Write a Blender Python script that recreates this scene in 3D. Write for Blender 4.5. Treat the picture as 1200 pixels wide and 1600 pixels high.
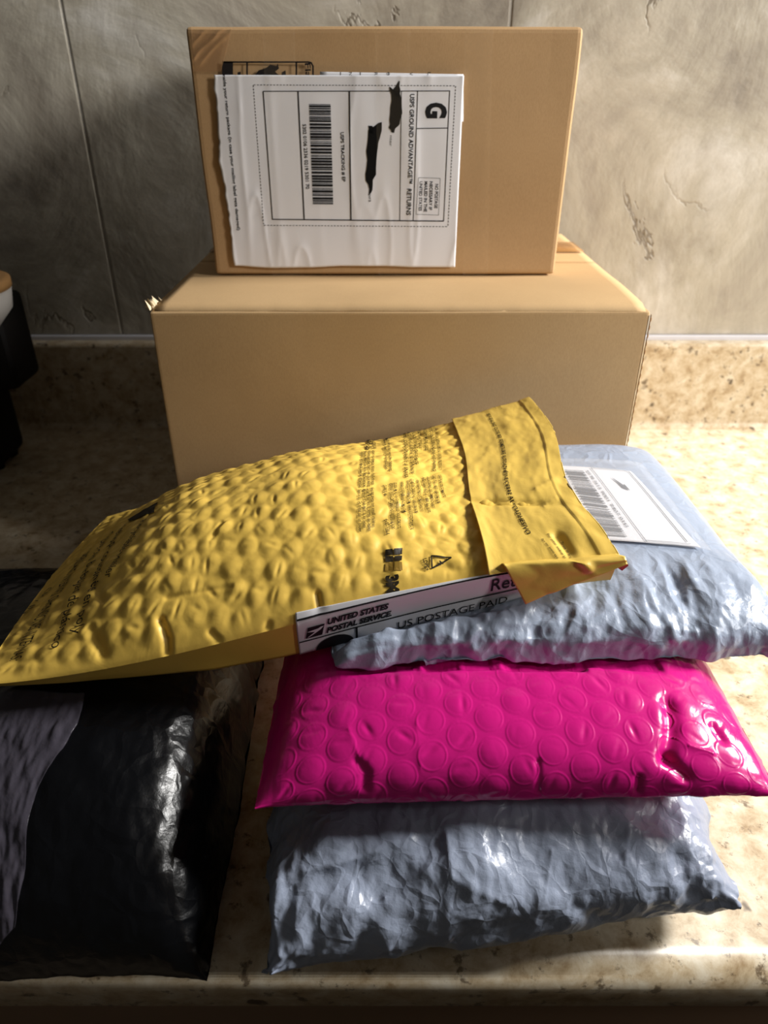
import bpy, bmesh, math, random
import numpy as np
from mathutils import Vector, Matrix

for o in list(bpy.data.objects):
    bpy.data.objects.remove(o, do_unlink=True)
scene = bpy.context.scene
COL = scene.collection
rng = np.random.default_rng(7)
random.seed(7)

# ------------------------------------------------------------------ camera
CH = 0.375                      # camera height over the counter top (z = 0)
F = 1134.0                      # focal length in pixels of the 1200x1600 frame
PITCH = math.radians(30.6)
cp, sp = math.cos(PITCH), math.sin(PITCH)
cam_d = bpy.data.cameras.new('camera')
cam = bpy.data.objects.new('camera', cam_d)
COL.objects.link(cam)
cam.location = (0, 0, CH)
cam.rotation_euler = (math.radians(90) - PITCH, 0, 0)
cam_d.sensor_fit = 'VERTICAL'
cam_d.sensor_height = 36.0
cam_d.sensor_width = 27.0
cam_d.lens = F / 1600 * 36
cam_d.clip_start = 0.01
cam_d.dof.use_dof = True
cam_d.dof.focus_distance = 0.41
cam_d.dof.aperture_fstop = 10.0
scene.camera = cam

# ------------------------------------------------------------------ light
w = bpy.data.worlds.new('world')
scene.world = w
w.use_nodes = True
bg = w.node_tree.nodes['Background']
bg.inputs[0].default_value = (1.0, 0.93, 0.84, 1)
bg.inputs[1].default_value = 0.045

def area(name, loc, target, sx, sy, power, color):
    d = bpy.data.lights.new(name, 'AREA')
    d.shape = 'RECTANGLE'; d.size = sx; d.size_y = sy
    d.energy = power; d.color = color
    o = bpy.data.objects.new(name, d)
    COL.objects.link(o)
    o.location = loc
    o.rotation_euler = (Vector(target) - Vector(loc)).to_track_quat('-Z', 'Y').to_euler()
    return o
# daylight through the window in the right-hand wall: bright sky beside the counter, and low light from further to the front
area('window_light', (1.70, 0.62, 1.06), (0.0, 0.30, 0.06), 0.40, 0.40, 62, (1.0, 0.98, 0.95))
area('low_window_light', (1.80, -0.48, 1.10), (0.0, 0.60, 0.28), 0.45, 0.45, 37, (1.0, 0.97, 0.94))

scene.view_settings.view_transform = 'Standard'
scene.view_settings.look = 'None'
scene.view_settings.gamma = 1.0
scene.view_settings.exposure = 0.12
scene.view_settings.use_curve_mapping = False

# ------------------------------------------------------------------ maths helpers
def ray(px, py):
    v = (800 - py) / F
    return (px - 600) / F, cp + v * sp, -sp + v * cp
def on_y(px, py, Y):
    a, b, c = ray(px, py)
    return np.array([a / b * Y, Y, CH + c / b * Y])
def on_z(px, py, Z):
    a, b, c = ray(px, py)
    t = (Z - CH) / c
    return np.array([a * t, b * t, Z])
def project(P):
    P = np.asarray(P, float)
    y = P[..., 1]; z = P[..., 2] - CH
    d = y * cp - z * sp
    u = y * sp + z * cp
    return np.stack([600 + F * P[..., 0] / d, 800 - F * u / d], -1)

def hash3(ix, iy, iz, seed):
    h = (ix * 374761393 + iy * 668265263 + iz * 2147483647 + seed * 1274126177) & 0xFFFFFFFF
    h = ((h ^ (h >> 13)) * 1274126177) & 0xFFFFFFFF
    h = h ^ (h >> 16)
    return (h & 0xFFFFFF) / float(0xFFFFFF)
def vnoise(P, seed=0):
    P = np.asarray(P, float)
    i = np.floor(P).astype(np.int64); f = P - i
    f = f * f * (3 - 2 * f)
    out = 0
    for dx in (0, 1):
        for dy in (0, 1):
            for dz in (0, 1):
                wgt = (f[..., 0] if dx else 1 - f[..., 0]) * (f[..., 1] if dy else 1 - f[..., 1]) * (f[..., 2] if dz else 1 - f[..., 2])
                out = out + wgt * hash3(i[..., 0] + dx, i[..., 1] + dy, i[..., 2] + dz, seed)
    return out * 2 - 1
def fbm(P, octv=3, seed=0):
    s = 0; a = 1.0; P = np.asarray(P, float)
    for k in range(octv):
        s = s + a * vnoise(P * (2 ** k), seed + k); a *= 0.5
    return s
def worley(P, seed=0):
    P = np.asarray(P, float); i = np.floor(P).astype(np.int64); f = P - i
    best = np.full(P.shape[:-1], 9.0)
    for dx in (-1, 0, 1):
        for dy in (-1, 0, 1):
            for dz in (-1, 0, 1):
                a, b, c = i[..., 0] + dx, i[..., 1] + dy, i[..., 2] + dz
                d = (dx + hash3(a, b, c, seed) - f[..., 0]) ** 2 + (dy + hash3(a, b, c, seed + 1) - f[..., 1]) ** 2 + (dz + hash3(a, b, c, seed + 2) - f[..., 2]) ** 2
                best = np.minimum(best, d)
    return np.sqrt(best)
def crease(G, layers, mask=None):
    """sharp-ridged film creases: (frequency per axis, height, seed)"""
    H = 0
    P = G + 0.006 * np.stack([fbm(G * 28, 2, 71), fbm(G * 28, 2, 72), fbm(G * 28, 2, 73)], -1)
    for fr, am, sd in layers:
        fr = np.array(fr, float)
        H = H + am * (worley(P * fr, sd) - worley(P * fr * 0.83 + 4.7, sd + 20))
    if mask is not None: H = H * mask
    return G + normals(G) * H[..., None]
def cap_below(G, other, gap, cell=0.003):
    """press a soft thing down where another one lies on it"""
    pts = other.reshape(-1, 3)
    x0, y0 = pts[:, 0].min(), pts[:, 1].min()
    nx = int((pts[:, 0].max() - x0) / cell) + 1; ny = int((pts[:, 1].max() - y0) / cell) + 1
    Z = np.full((ny, nx), 9.0)
    np.minimum.at(Z, (((pts[:, 1] - y0) / cell).astype(int), ((pts[:, 0] - x0) / cell).astype(int)), pts[:, 2])
    for _ in range(2):
        W = np.pad(Z, 1, constant_values=9.0)
        S = np.minimum.reduce([W[1:-1, :-2], W[1:-1, 2:], W[:-2, 1:-1], W[2:, 1:-1]])
        Z = np.where(Z > 8, S, Z)
    i = np.floor((G[..., 0] - x0) / cell).astype(int); j = np.floor((G[..., 1] - y0) / cell).astype(int)
    ok = (i >= 0) & (i < nx) & (j >= 0) & (j < ny)
    zc = np.where(ok, Z[np.clip(j, 0, ny - 1), np.clip(i, 0, nx - 1)], 9.0) - gap
    G = G.copy()
    dz = np.minimum(G[..., 2], np.maximum(zc, 0.0015)) - G[..., 2]
    for _ in range(14):
        e = np.pad(dz, 1, mode='edge')
        dz = np.minimum(dz * 0.35 + dz * 0.0, 0) + 0.65 * 0.25 * (e[1:-1, :-2] + e[1:-1, 2:] + e[:-2, 1:-1] + e[2:, 1:-1])
    G[..., 2] = np.maximum(G[..., 2] + dz, 0.0012)
    return G
def sstep(a, b, x):
    t = np.clip((x - a) / (b - a), 0, 1)
    return t * t * (3 - 2 * t)
def normals(G):
    du = np.gradient(G, axis=1); dv = np.gradient(G, axis=0)
    n = np.cross(du, dv)
    return n / (np.linalg.norm(n, axis=-1, keepdims=True) + 1e-12)
def resample(G, ny, nx):
    for ax, n in ((0, ny), (1, nx)):
        m = G.shape[ax]
        t = np.linspace(0, m - 1, n); i = np.clip(t.astype(int), 0, m - 2); f = t - i
        sh = [1, 1, 1]; sh[ax] = n; f = f.reshape(sh)
        G = np.take(G, i, ax) * (1 - f) + np.take(G, i + 1, ax) * f
    return G
def sample(G, u, v):
    """bilinear lookup of a grid (rows = v, columns = u), u and v in 0..1"""
    ny, nx = G.shape[:2]
    x = np.clip(np.asarray(u, float), 0, 1) * (nx - 1); y = np.clip(np.asarray(v, float), 0, 1) * (ny - 1)
    i = np.clip(x.astype(int), 0, nx - 2); j = np.clip(y.astype(int), 0, ny - 2)
    fx = (x - i)[..., None]; fy = (y - j)[..., None]
    return (G[j, i] * (1 - fx) + G[j, i + 1] * fx) * (1 - fy) + (G[j + 1, i] * (1 - fx) + G[j + 1, i + 1] * fx) * fy

def relax(G, excess, iters=150, hold=0.02, bend=0.15, seed=0, amp=0.002, pin=None, freq=60, aniso=(1, 1)):
    """a sheet with a little too much film settles into folds (position based)"""
    T0 = G.copy()
    E = np.asarray(excess)
    if E.ndim == 0: E = np.full(G.shape[:2], float(E))
    def L(a, b): return np.linalg.norm(a - b, axis=-1)
    R1 = L(G[1:], G[:-1]) * (1 + aniso[0] * (E[1:] + E[:-1]) / 2)
    R2 = L(G[:, 1:], G[:, :-1]) * (1 + aniso[1] * (E[:, 1:] + E[:, :-1]) / 2)
    am = (aniso[0] + aniso[1]) / 2
    R3 = L(G[1:, 1:], G[:-1, :-1]) * (1 + am * E[1:, 1:])
    R4 = L(G[1:, :-1], G[:-1, 1:]) * (1 + am * E[1:, :-1])
    n = normals(G)
    G = G + n * (fbm(G * freq, 3, seed) * amp * np.clip(E / (E.max() + 1e-9), 0, 1))[..., None]
    def fix(A, B, R, k=0.5):
        d = B - A
        l = np.linalg.norm(d, axis=-1) + 1e-9
        c = d * (k * (l - R) / l)[..., None]
        A += c; B -= c
    P = None if pin is None else pin[..., None]
    for it in range(iters):
        for p in (0, 1):
            m = (G.shape[0] - p) // 2 * 2
            fix(G[p:p + m:2], G[p + 1:p + m:2], R1[p:p + m:2])
            m = (G.shape[1] - p) // 2 * 2
            fix(G[:, p:p + m:2], G[:, p + 1:p + m:2], R2[:, p:p + m:2])
            m = (G.shape[0] - p) // 2 * 2
            fix(G[p:p + m:2, :-1], G[p + 1:p + m:2, 1:], R3[p:p + m:2], 0.3)
            fix(G[p + 1:p + m:2, :-1], G[p:p + m:2, 1:], R4[p:p + m:2], 0.3)
        if bend:
            lap = np.zeros_like(G)
            lap[1:-1, 1:-1] = (G[2:, 1:-1] + G[:-2, 1:-1] + G[1:-1, 2:] + G[1:-1, :-2]) / 4 - G[1:-1, 1:-1]
            G += bend * lap
        G += hold * (T0 - G)
        if P is not None: G = G * (1 - P) + T0 * P
        G[..., 2] = np.maximum(G[..., 2], 0.0012)
    return G

# ------------------------------------------------------------------ object helpers
def link(name, me, mat, parent=None, smooth=False):
    o = bpy.data.objects.new(name, me)
    COL.objects.link(o)
    if mat: me.materials.append(mat)
    if parent: o.parent = parent
    if smooth: me.polygons.foreach_set('use_smooth', np.ones(len(me.polygons), bool))
    return o
def thing(name, label, cat, group=None):
    o = bpy.data.objects.new(name, None)
    COL.objects.link(o); o.empty_display_size = 0.02
    o['label'] = label; o['category'] = cat
    if group: o['group'] = group
    return o
def mesh(name, verts, faces, mat, parent=None, smooth=False):
    me = bpy.data.meshes.new(name)
    me.from_pydata([tuple(map(float, v)) for v in verts], [], [tuple(map(int, f)) for f in faces])
    me.update()
    return link(name, me, mat, parent, smooth)
def grid_faces(ny, nx, off=0, wrap=False, flip=False):
    rows = ny if wrap else ny - 1
    j, i = np.mgrid[0:rows, 0:nx - 1]
    a = j * nx + i; b = a + 1
    k = (j + 1) % ny
    c = k * nx + i + 1; d = k * nx + i
    f = np.stack([a, b, c, d], -1).reshape(-1, 4)
    if flip: f = f[:, ::-1]
    return f + off
def grid_obj(name, G, mat, parent=None, wrap=False, flip=False, smooth=True):
    ny, nx = G.shape[:2]
    return mesh(name, G.reshape(-1, 3), grid_faces(ny, nx, 0, wrap, flip), mat, parent, smooth)
def sheet_obj(name, G, mat, thick, parent=None, smooth=True):
    """a thin sheet with a real thickness along its normals"""
    ny, nx = G.shape[:2]
    n = normals(G)
    H = G - n * thick
    V = np.concatenate([G.reshape(-1, 3), H.reshape(-1, 3)])
    N = ny * nx
    f = [tuple(r) for r in grid_faces(ny, nx)] + [tuple(r) for r in grid_faces(ny, nx, N, flip=True)]
    ring = [i for i in range(nx)] + [j * nx + nx - 1 for j in range(1, ny)] + [(ny - 1) * nx + i for i in range(nx - 2, -1, -1)] + [j * nx for j in range(ny - 2, 0, -1)]
    for a, b in zip(ring, ring[1:] + ring[:1]):
        f.append((b, a, a + N, b + N))
    return mesh(name, V, f, mat, parent, smooth)
def box_bm(bm, x0, x1, y0, y1, z0, z1, bevel=0.0, seg=2):
    r = bmesh.ops.create_cube(bm, size=1)
    vs = r['verts']
    for v in vs:
        v.co.x = x0 if v.co.x < 0 else x1
        v.co.y = y0 if v.co.y < 0 else y1
        v.co.z = z0 if v.co.z < 0 else z1
    if bevel:
        es = list({e for v in vs for e in v.link_edges})
        bmesh.ops.bevel(bm, geom=es, offset=bevel, segments=seg, profile=0.6, affect='EDGES')
def bm_obj(name, bm, mat, parent=None, smooth=False):
    me = bpy.data.meshes.new(name)
    bm.to_mesh(me); bm.free()
    return link(name, me, mat, parent, smooth)
def box_obj(name, x0, x1, y0, y1, z0, z1, mat, parent=None, bevel=0.0):
    bm = bmesh.new(); box_bm(bm, x0, x1, y0, y1, z0, z1, bevel)
    return bm_obj(name, bm, mat, parent)

_txt = {}
def text2d(s, bold=0.0, shear=0.0):
    """outline of a line of lettering as triangles, scaled to 0..1 in length and height"""
    key = (s, bold, shear)
    if key in _txt: return _txt[key]
    c = bpy.data.curves.new('t', 'FONT')
    c.body = s; c.offset = bold; c.shear = shear; c.resolution_u = 3; c.fill_mode = 'FRONT'
    o = bpy.data.objects.new('t', c)
    COL.objects.link(o)
    dg = bpy.context.evaluated_depsgraph_get()
    me = o.evaluated_get(dg).to_mesh()
    V = np.array([v.co[:2] for v in me.vertices]); Fc = [tuple(p.vertices) for p in me.polygons]
    o.evaluated_get(dg).to_mesh_clear()
    bpy.data.objects.remove(o); bpy.data.curves.remove(c)
    lo, hi = V.min(0), V.max(0)
    asp = (hi[0] - lo[0]) / (hi[1] - lo[1])
    V = (V - lo) / (hi - lo)
    _txt[key] = (V, Fc, asp)
    return _txt[key]

class Ink:
    """collects flat print in a 2-D chart, then lays it on a surface"""
    def __init__(self): self.V = []; self.F = []
    def add(self, V, Fc):
        b = len(self.V); self.V += [tuple(p) for p in V]; self.F += [tuple(i + b for i in f) for f in Fc]
    def poly(self, pts): self.add(pts, [tuple(range(len(pts)))])
    def line(self, p, q, wd):
        p = np.array(p, float); q = np.array(q, float); d = (q - p) / np.linalg.norm(q - p); n = np.array([-d[1], d[0]]) * wd / 2
        self.poly([p - n, q - n, q + n, p + n])
    def loop(self, pts, wd):
        for a, b in zip(pts, pts[1:] + pts[:1]): self.line(a, b, wd)
    def text(self, s, p, q, h, bold=0.0, shear=0.0, down=False):
        """lettering whose baseline runs from p to q, h high to the left of that direction"""
        V, Fc, asp = text2d(s, bold, shear)
        p = np.array(p, float); q = np.array(q, float); d = q - p
        if np.linalg.norm(d) < 1e-5: return
        n = np.array([-d[1], d[0]]) / np.linalg.norm(d) * (-h if down else h)
        self.add([p + d * a + n * b for a, b in V], Fc)
    def build(self, name, fn, mat, parent, step=None):
        bm = bmesh.new()
        vs = [bm.verts.new((x, y, 0)) for x, y in self.V]
        for f in self.F:
            if len(set(f)) < 3: continue
            try: bm.faces.new([vs[i] for i in f])
            except ValueError: pass
        if step:
            A = np.array(self.V); lo, hi = A.min(0), A.max(0)
            for ax in (0, 1):
                for c in np.arange(lo[ax] + step, hi[ax], step):
                    no = (1, 0, 0) if ax == 0 else (0, 1, 0)
                    co = (c, 0, 0) if ax == 0 else (0, c, 0)
                    bmesh.ops.bisect_plane(bm, geom=bm.verts[:] + bm.edges[:] + bm.faces[:], plane_co=co, plane_no=no, dist=1e-7)
        bm.verts.ensure_lookup_table()
        P = fn(np.array([v.co[:2] for v in bm.verts]))
        for v, p in zip(bm.verts, P): v.co = p
        bm.normal_update()
        return bm_obj(name, bm, mat, parent)

# ------------------------------------------------------------------ materials
def lin(r, g, b):
    f = lambda c: (c / 255 / 12.92) if c / 255 <= 0.04045 else ((c / 255 + 0.055) / 1.055) ** 2.4
    return (f(r), f(g), f(b), 1)
class Mat:
    def __init__(self, name, color, rough=0.5, spec=0.5):
        self.m = bpy.data.materials.new(name); self.m.use_nodes = True
        self.nt = self.m.node_tree; self.b = self.nt.nodes['Principled BSDF']
        self.b.inputs['Base Color'].default_value = color
        self.b.inputs['Roughness'].default_value = rough
        self.b.inputs['Specular IOR Level'].default_value = spec
    def n(self, t, **kw):
        x = self.nt.nodes.new(t)
        for k, v in kw.items():
            if hasattr(x, k): setattr(x, k, v)
            else: x.inputs[k.replace('_', ' ')].default_value = v
        return x
    def l(self, a, ao, b, bi): self.nt.links.new(a.outputs[ao], b.inputs[bi])
    def coord(self, scale=(1, 1, 1), rot=(0, 0, 0)):
        c = self.n('ShaderNodeTexCoord'); m = self.n('ShaderNodeMapping')
        m.inputs['Scale'].default_value = scale; m.inputs['Rotation'].default_value = rot
        self.l(c, 'Object', m, 'Vector'); return m
    def noise(self, scale, detail=4, rough=0.6, co=None, dist=0.0):
        x = self.n('ShaderNodeTexNoise'); x.inputs['Scale'].default_value = scale; x.inputs['Detail'].default_value = detail
        x.inputs['Roughness'].default_value = rough; x.inputs['Distortion'].default_value = dist
        self.l(co or self.coord(), 0, x, 'Vector'); return x
    def ramp(self, src, out, stops):
        r = self.n('ShaderNodeValToRGB'); e = r.color_ramp.elements
        while len(e) < len(stops): e.new(0.5)
        for k, (p, c) in enumerate(stops): e[k].position = p; e[k].color = c
        self.l(src, out, r, 'Fac'); return r
    def mix(self, fac, a, b, mode='MIX'):
        x = self.n('ShaderNodeMix'); x.data_type = 'RGBA'; x.blend_type = mode
        for sock, val in ((0, fac), (6, a), (7, b)):
            if isinstance(val, tuple) and hasattr(val[0], 'outputs'): self.nt.links.new(val[0].outputs[val[1]], x.inputs[sock])
            else: x.inputs[sock].default_value = val
        return x
    def color(self, node, out): self.l(node, out, self.b, 'Base Color')
    def bump(self, node, out, strength, dist, prev=None):
        x = self.n('ShaderNodeBump'); x.inputs['Strength'].default_value = strength; x.inputs['Distance'].default_value = dist
        self.l(node, out, x, 'Height')
        if prev: self.l(prev, 0, x, 'Normal')
        self.l(x, 0, self.b, 'Normal'); return x

def m_cardboard(name, c, dark, rough=0.75):
    M = Mat(name, c, rough, 0.2)
    a = M.noise(1500, 3, 0.6, M.coord((1, 1, 0.3)))
    b = M.noise(10, 4, 0.6)
    r = M.ramp(a, 0, [(0.3, dark), (0.62, c)])
    x = M.mix(0.25, c, (r, 0))
    r2 = M.ramp(b, 0, [(0.3, (0.90, 0.89, 0.88, 1)), (0.7, (1, 1, 1, 1))])
    y = M.mix(1.0, (x, 2), (r2, 0), 'MULTIPLY')
    M.color(y, 2)
    M.bump(a, 0, 0.10, 0.0005)
    return M.m
def m_plain(name, c, rough=0.5, spec=0.5): return Mat(name, c, rough, spec).m
def m_film(name, c, rough, fine, amp, c2=None, spec=0.5, scale=90, coat=0.0):
    """thin poly film, crinkled finely on top of its modelled folds"""
    M = Mat(name, c, rough, spec)
    co = M.coord()
    d = M.noise(scale * 0.5, 2, 0.5, co)
    add = M.n('ShaderNodeMixRGB'); add.blend_type = 'ADD'; add.inputs['Fac'].default_value = 0.035
    M.l(co, 0, add, 1); M.l(d, 1, add, 2)
    v = M.n('ShaderNodeTexVoronoi'); v.feature = 'DISTANCE_TO_EDGE'; v.inputs['Scale'].default_value = scale
    M.l(add, 0, v, 'Vector')
    r = M.ramp(v, 0, [(0.0, (1, 1, 1, 1)), (0.25, (0, 0, 0, 1))])
    nz = M.noise(fine, 4, 0.65, co)
    k = M.bump(r, 0, amp, 0.0012)
    M.bump(nz, 0, amp * 0.7, 0.0012, k)
    if c2:
        x = M.mix(0.5, c, c2); q = M.noise(18, 3, 0.5, co); rr = M.ramp(q, 0, [(0.35, (0, 0, 0, 1)), (0.65, (1, 1, 1, 1))])
        M.l(rr, 0, x, 0); M.color(x, 2)
    if coat: M.b.inputs['Coat Weight'].default_value = coat; M.b.inputs['Coat Roughness'].default_value = 0.12
    return M.m
def m_clear(name, tint, alpha, rough=0.12, bump=0.0):
    M = Mat(name, tint, rough, 0.6)
    M.b.inputs['Alpha'].default_value = alpha
    nz = M.noise(120, 3, 0.6)
    if bump: M.bump(nz, 0, bump, 0.001)
    return M.m

def m_tile():
    M = Mat('stone_tile', lin(150, 138, 116), 0.5, 0.35)
    co = M.coord()
    a = M.noise(4.2, 9, 0.66, co, 0.9)
    b = M.noise(9, 7, 0.68, M.coord((1, 1, 0.55), (0.3, 0.5, 0.8)), 0.8)
    r = M.ramp(a, 0, [(0.30, lin(118, 112, 106)), (0.42, lin(156, 149, 137)), (0.54, lin(176, 170, 156)), (0.68, lin(206, 203, 196))])
    r2 = M.ramp(b, 0, [(0.32, (0.66, 0.63, 0.60, 1)), (0.5, (0.96, 0.95, 0.93, 1)), (0.68, (1.14, 1.13, 1.12, 1))])
    x = M.mix(1.0, (r, 0), (r2, 0), 'MULTIPLY')
    v = M.noise(2.2, 7, 0.62, M.coord((1.3, 1, 0.8), (0.5, 0.4, 0.3)), 0.7)
    cr = M.ramp(v, 0, [(0.490, (1, 1, 1, 1)), (0.5, (0.5, 0.46, 0.42, 1)), (0.503, (1, 1, 1, 1))])
    msk = M.ramp(M.noise(5, 2, 0.5), 0, [(0.50, (0, 0, 0, 1)), (0.56, (1, 1, 1, 1))])
    crm = M.mix((msk, 0), (1, 1, 1, 1), (cr, 0))
    y = M.mix(1.0, (x, 2), (crm, 2), 'MULTIPLY')
    M.color(y, 2)
    k = M.bump(a, 0, 0.3, 0.008)
    k = M.bump(b, 0, 0.22, 0.006, k)
    M.bump(crm, 2, 0.5, 0.003, k)
    return M.m
def m_counter():
    M = Mat('speckled_laminate', lin(190, 170, 138), 0.34, 0.45)
    co = M.coord()
    a = M.noise(58, 6, 0.7, co, 0.3)
    r = M.ramp(a, 0, [(0.3, lin(150, 126, 92)), (0.46, lin(188, 170, 140)), (0.6, lin(208, 196, 172)), (0.75, lin(220, 212, 194))])
    b = M.noise(95, 5, 0.7, M.coord((1, 1, 1), (0, 0, 0.6)))
    s = M.ramp(b, 0, [(0.34, lin(96, 76, 54)), (0.42, (1, 1, 1, 1))])
    x = M.mix(0.75, (r, 0), (s, 0), 'MULTIPLY')
    c = M.noise(46, 3, 0.5, M.coord((1, 1, 1), (0.2, 0.1, 1.1)))
    t = M.ramp(c, 0, [(0.27, lin(70, 52, 40)), (0.31, (1, 1, 1, 1))])
    y = M.mix(0.8, (x, 2), (t, 0), 'MULTIPLY')
    M.color(y, 2)
    M.bump(b, 0, 0.05, 0.001)
    return M.m

KRAFT = m_cardboard('kraft_board', lin(200, 168, 124), lin(165, 132, 90))
KRAFT2 = m_cardboard('kraft_board_brown', lin(190, 156, 114), lin(152, 118, 80), 0.6)
KRAFT_EDGE = m_plain('board_edge', lin(120, 88, 54), 0.9, 0.1)
KRAFT_TORN = m_plain('torn_liner', lin(225, 205, 170), 0.9, 0.1)
PAPER = m_plain('label_paper', lin(232, 232, 236), 0.55, 0.3)
INK = m_plain('black_ink', lin(26, 26, 28), 0.55, 0.3)
INK_BROWN = m_plain('dark_print', lin(34, 30, 30), 0.5, 0.3)
MARKER = m_plain('black_marker', lin(10, 10, 12), 0.35, 0.5)
INK_Y = m_plain('print_on_yellow', lin(40, 32, 18), 0.5, 0.3)
TAPE = m_clear('clear_tape', lin(235, 215, 180), 0.014, 0.2, 0.1)
TAPE2 = m_clear('creased_clear_tape', lin(170, 130, 90), 0.22, 0.15, 0.2)
TILE = m_tile(); COUNTER = m_counter()
GROUT = m_plain('pale_grout', lin(176, 172, 164), 0.8, 0.2)
CAULK = m_plain('grey_sealant', lin(206, 206, 212), 0.4, 0.5)
GREY = m_film('grey_poly_film', lin(150, 160, 180), 0.30, 420, 0.32, None, 0.5, 75)
GREY_TOP = m_film('pale_grey_poly_film', lin(158, 170, 190), 0.30, 380, 0.3, None, 0.5, 65)
BLACK = m_film('black_poly_film', lin(6, 7, 10), 0.27, 260, 0.25, None, 0.38, 60)
POUCH = m_clear('clear_pouch_film', lin(130, 124, 140), 0.14, 0.14, 0.8)
def m_bubble(name, c, rough, spec, coat=0.0, scale=45):
    M = Mat(name, c, rough, spec)
    nz = M.noise(300, 4, 0.6); q = M.noise(scale, 3, 0.6, None, 1.0)
    k = M.bump(q, 0, 0.12, 0.002); M.bump(nz, 0, 0.1, 0.0006, k)
    if coat: M.b.inputs['Coat Weight'].default_value = coat; M.b.inputs['Coat Roughness'].default_value = 0.1
    return M.m
YELLOW = m_bubble('yellow_poly_film', lin(240, 200, 92), 0.42, 0.4)
YELLOW_FLAP = m_bubble('yellow_flap_film', lin(242, 204, 98), 0.34, 0.5, 0.0, 70)
PINK = m_bubble('magenta_poly_film', lin(212, 26, 130), 0.22, 0.5)
PINK_IN = m_plain('red_release_strip', lin(210, 90, 90), 0.4)

# ------------------------------------------------------------------ wall, counter
WY = 0.865
wall = box_obj('wall_back', -1.3, 0.80, WY + 0.0012, WY + 0.06, -0.02, 1.2, GROUT)
wall['kind'] = 'structure'
LIPZ = 0.107
# right-hand wall added out of view, its window opening shaped to block light in front
bm = bmesh.new()
for y0, y1, z0, z1 in ((-1.2, -0.02, -0.9, 1.9), (0.80, WY + 0.06, -0.9, 1.9), (-0.02, 0.80, -0.9, 0.10), (-0.02, 0.80, 1.15, 1.9)):
    box_bm(bm, 0.80, 0.88, y0, y1, z0, z1)
wr_ = bm_obj('wall_right_blocker', bm, m_plain('wall_paint', lin(196, 186, 170), 0.8, 0.2)); wr_['kind'] = 'structure'
TW = 0.441
xs = [-0.316 + TW * k for k in range(-2, 4)]
for r in range(2):
    z0 = LIPZ + 0.006 + r * TW
    for k in range(-2, 2):
        x0 = -0.316 + TW * k
        box_obj('tile', x0 + 0.0012, x0 + TW - 0.0012, WY, WY + 0.0105, z0, z0 + TW - 0.0025, TILE, wall, 0.0012)
seal = box_obj('sealant_bead', -1.3, 0.798, WY - 0.004, WY + 0.01, LIPZ - 0.001, LIPZ + 0.0055, CAULK, wall, 0.0015)

ctr = thing('kitchen_counter', 'beige speckled laminate kitchen counter under the parcels', 'counter')
FY = 0.190
prof = [(FY + 0.02, -0.038), (FY + 0.004, -0.038)]
for a in np.linspace(180, 90, 18):
    prof.append((FY + 0.014 + 0.014 * math.cos(math.radians(a)), -0.014 + 0.014 * math.sin(math.radians(a))))
LY = 0.845
for a in np.linspace(-90, 0, 6):
    prof.append((LY - 0.008 + 0.008 * math.cos(math.radians(a)), 0.008 + 0.008 * math.sin(math.radians(a))))
nose = len(prof)
for a in np.linspace(180, 90, 5):
    prof.append((LY + 0.004 + 0.004 * math.cos(math.radians(a)), LIPZ - 0.004 + 0.004 * math.sin(math.radians(a))))
prof += [(WY, LIPZ), (WY, -0.038)]
def extrude_x(name, prof, x0, x1, mat, parent, smooth=True):
    n = len(prof)
    V = [(x0, y, z) for y, z in prof] + [(x1, y, z) for y, z in prof]
    Fc = [(i, (i + 1) % n, n + (i + 1) % n, n + i) for i in range(n)]
    Fc += [tuple(range(n - 1, -1, -1)), tuple(range(n, 2 * n))]
    o = mesh(name, V, Fc, mat, parent, smooth)
    return o
k = 20
top = extrude_x('worktop', prof[:k] + [(FY + 0.0155, 0.0), (LY + 0.001, 0.0), (LY + 0.002, 0.0), (LY + 0.002, -0.038)], -1.3, 0.798, COUNTER, ctr, True)
lip = extrude_x('upstand', [(LY - 0.008 + 0.002, -0.001)] + prof[k:-1] + [(WY - 0.0005, -0.001)], -1.3, 0.798, COUNTER, ctr, False)

box_obj('cabinet_front', -1.3, 0.798, FY + 0.022, WY - 0.001, -0.88, -0.0385, m_plain('cabinet_paint', lin(120, 96, 74), 0.6, 0.3), ctr, 0.001)
fl = box_obj('floor', -1.3, 0.88, -1.2, WY + 0.06, -0.95, -0.8805, m_plain('floor_tile', lin(120, 108, 94), 0.5, 0.3)); fl['kind'] = 'structure'
# ------------------------------------------------------------------ lower box
BX0, BX1, BY0, BY1, BZ = -0.1690, 0.1916, 0.522, 0.828, 0.237
bxo = thing('cardboard_box', 'large plain brown cardboard box standing on the counter under the labelled box', 'box')
def carton(name, x0, x1, y0, y1, z0, z1, mat, parent, seed, nseg=40, bev=0.0025, bow=0.0015):
    """board shell: dense enough to bow and dent a little"""
    bm = bmesh.new()
    box_bm(bm, x0, x1, y0, y1, z0, z1, bev, 3)
    for ax, (a, b) in enumerate(((x0, x1), (y0, y1), (z0, z1))):
        for c in np.linspace(a, b, 14)[1:-1]:
            no = [0, 0, 0]; no[ax] = 1; co = [0, 0, 0]; co[ax] = c
            bmesh.ops.bisect_plane(bm, geom=bm.verts[:] + bm.edges[:] + bm.faces[:], plane_co=co, plane_no=no, dist=1e-6)
    P = np.array([v.co[:] for v in bm.verts])
    N = np.stack([fbm(P * 9 + 3, 2, seed), fbm(P * 9 + 7, 2, seed + 5), fbm(P * 9 + 11, 2, seed + 9)], -1) * bow
    N[:, 2] *= np.where(P[:, 2] > z0 + 0.004, 1, 0) * 0.5
    for v, d in zip(bm.verts, N): v.co += Vector(d)
    o = bm_obj(name, bm, mat, parent)
    return o
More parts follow.
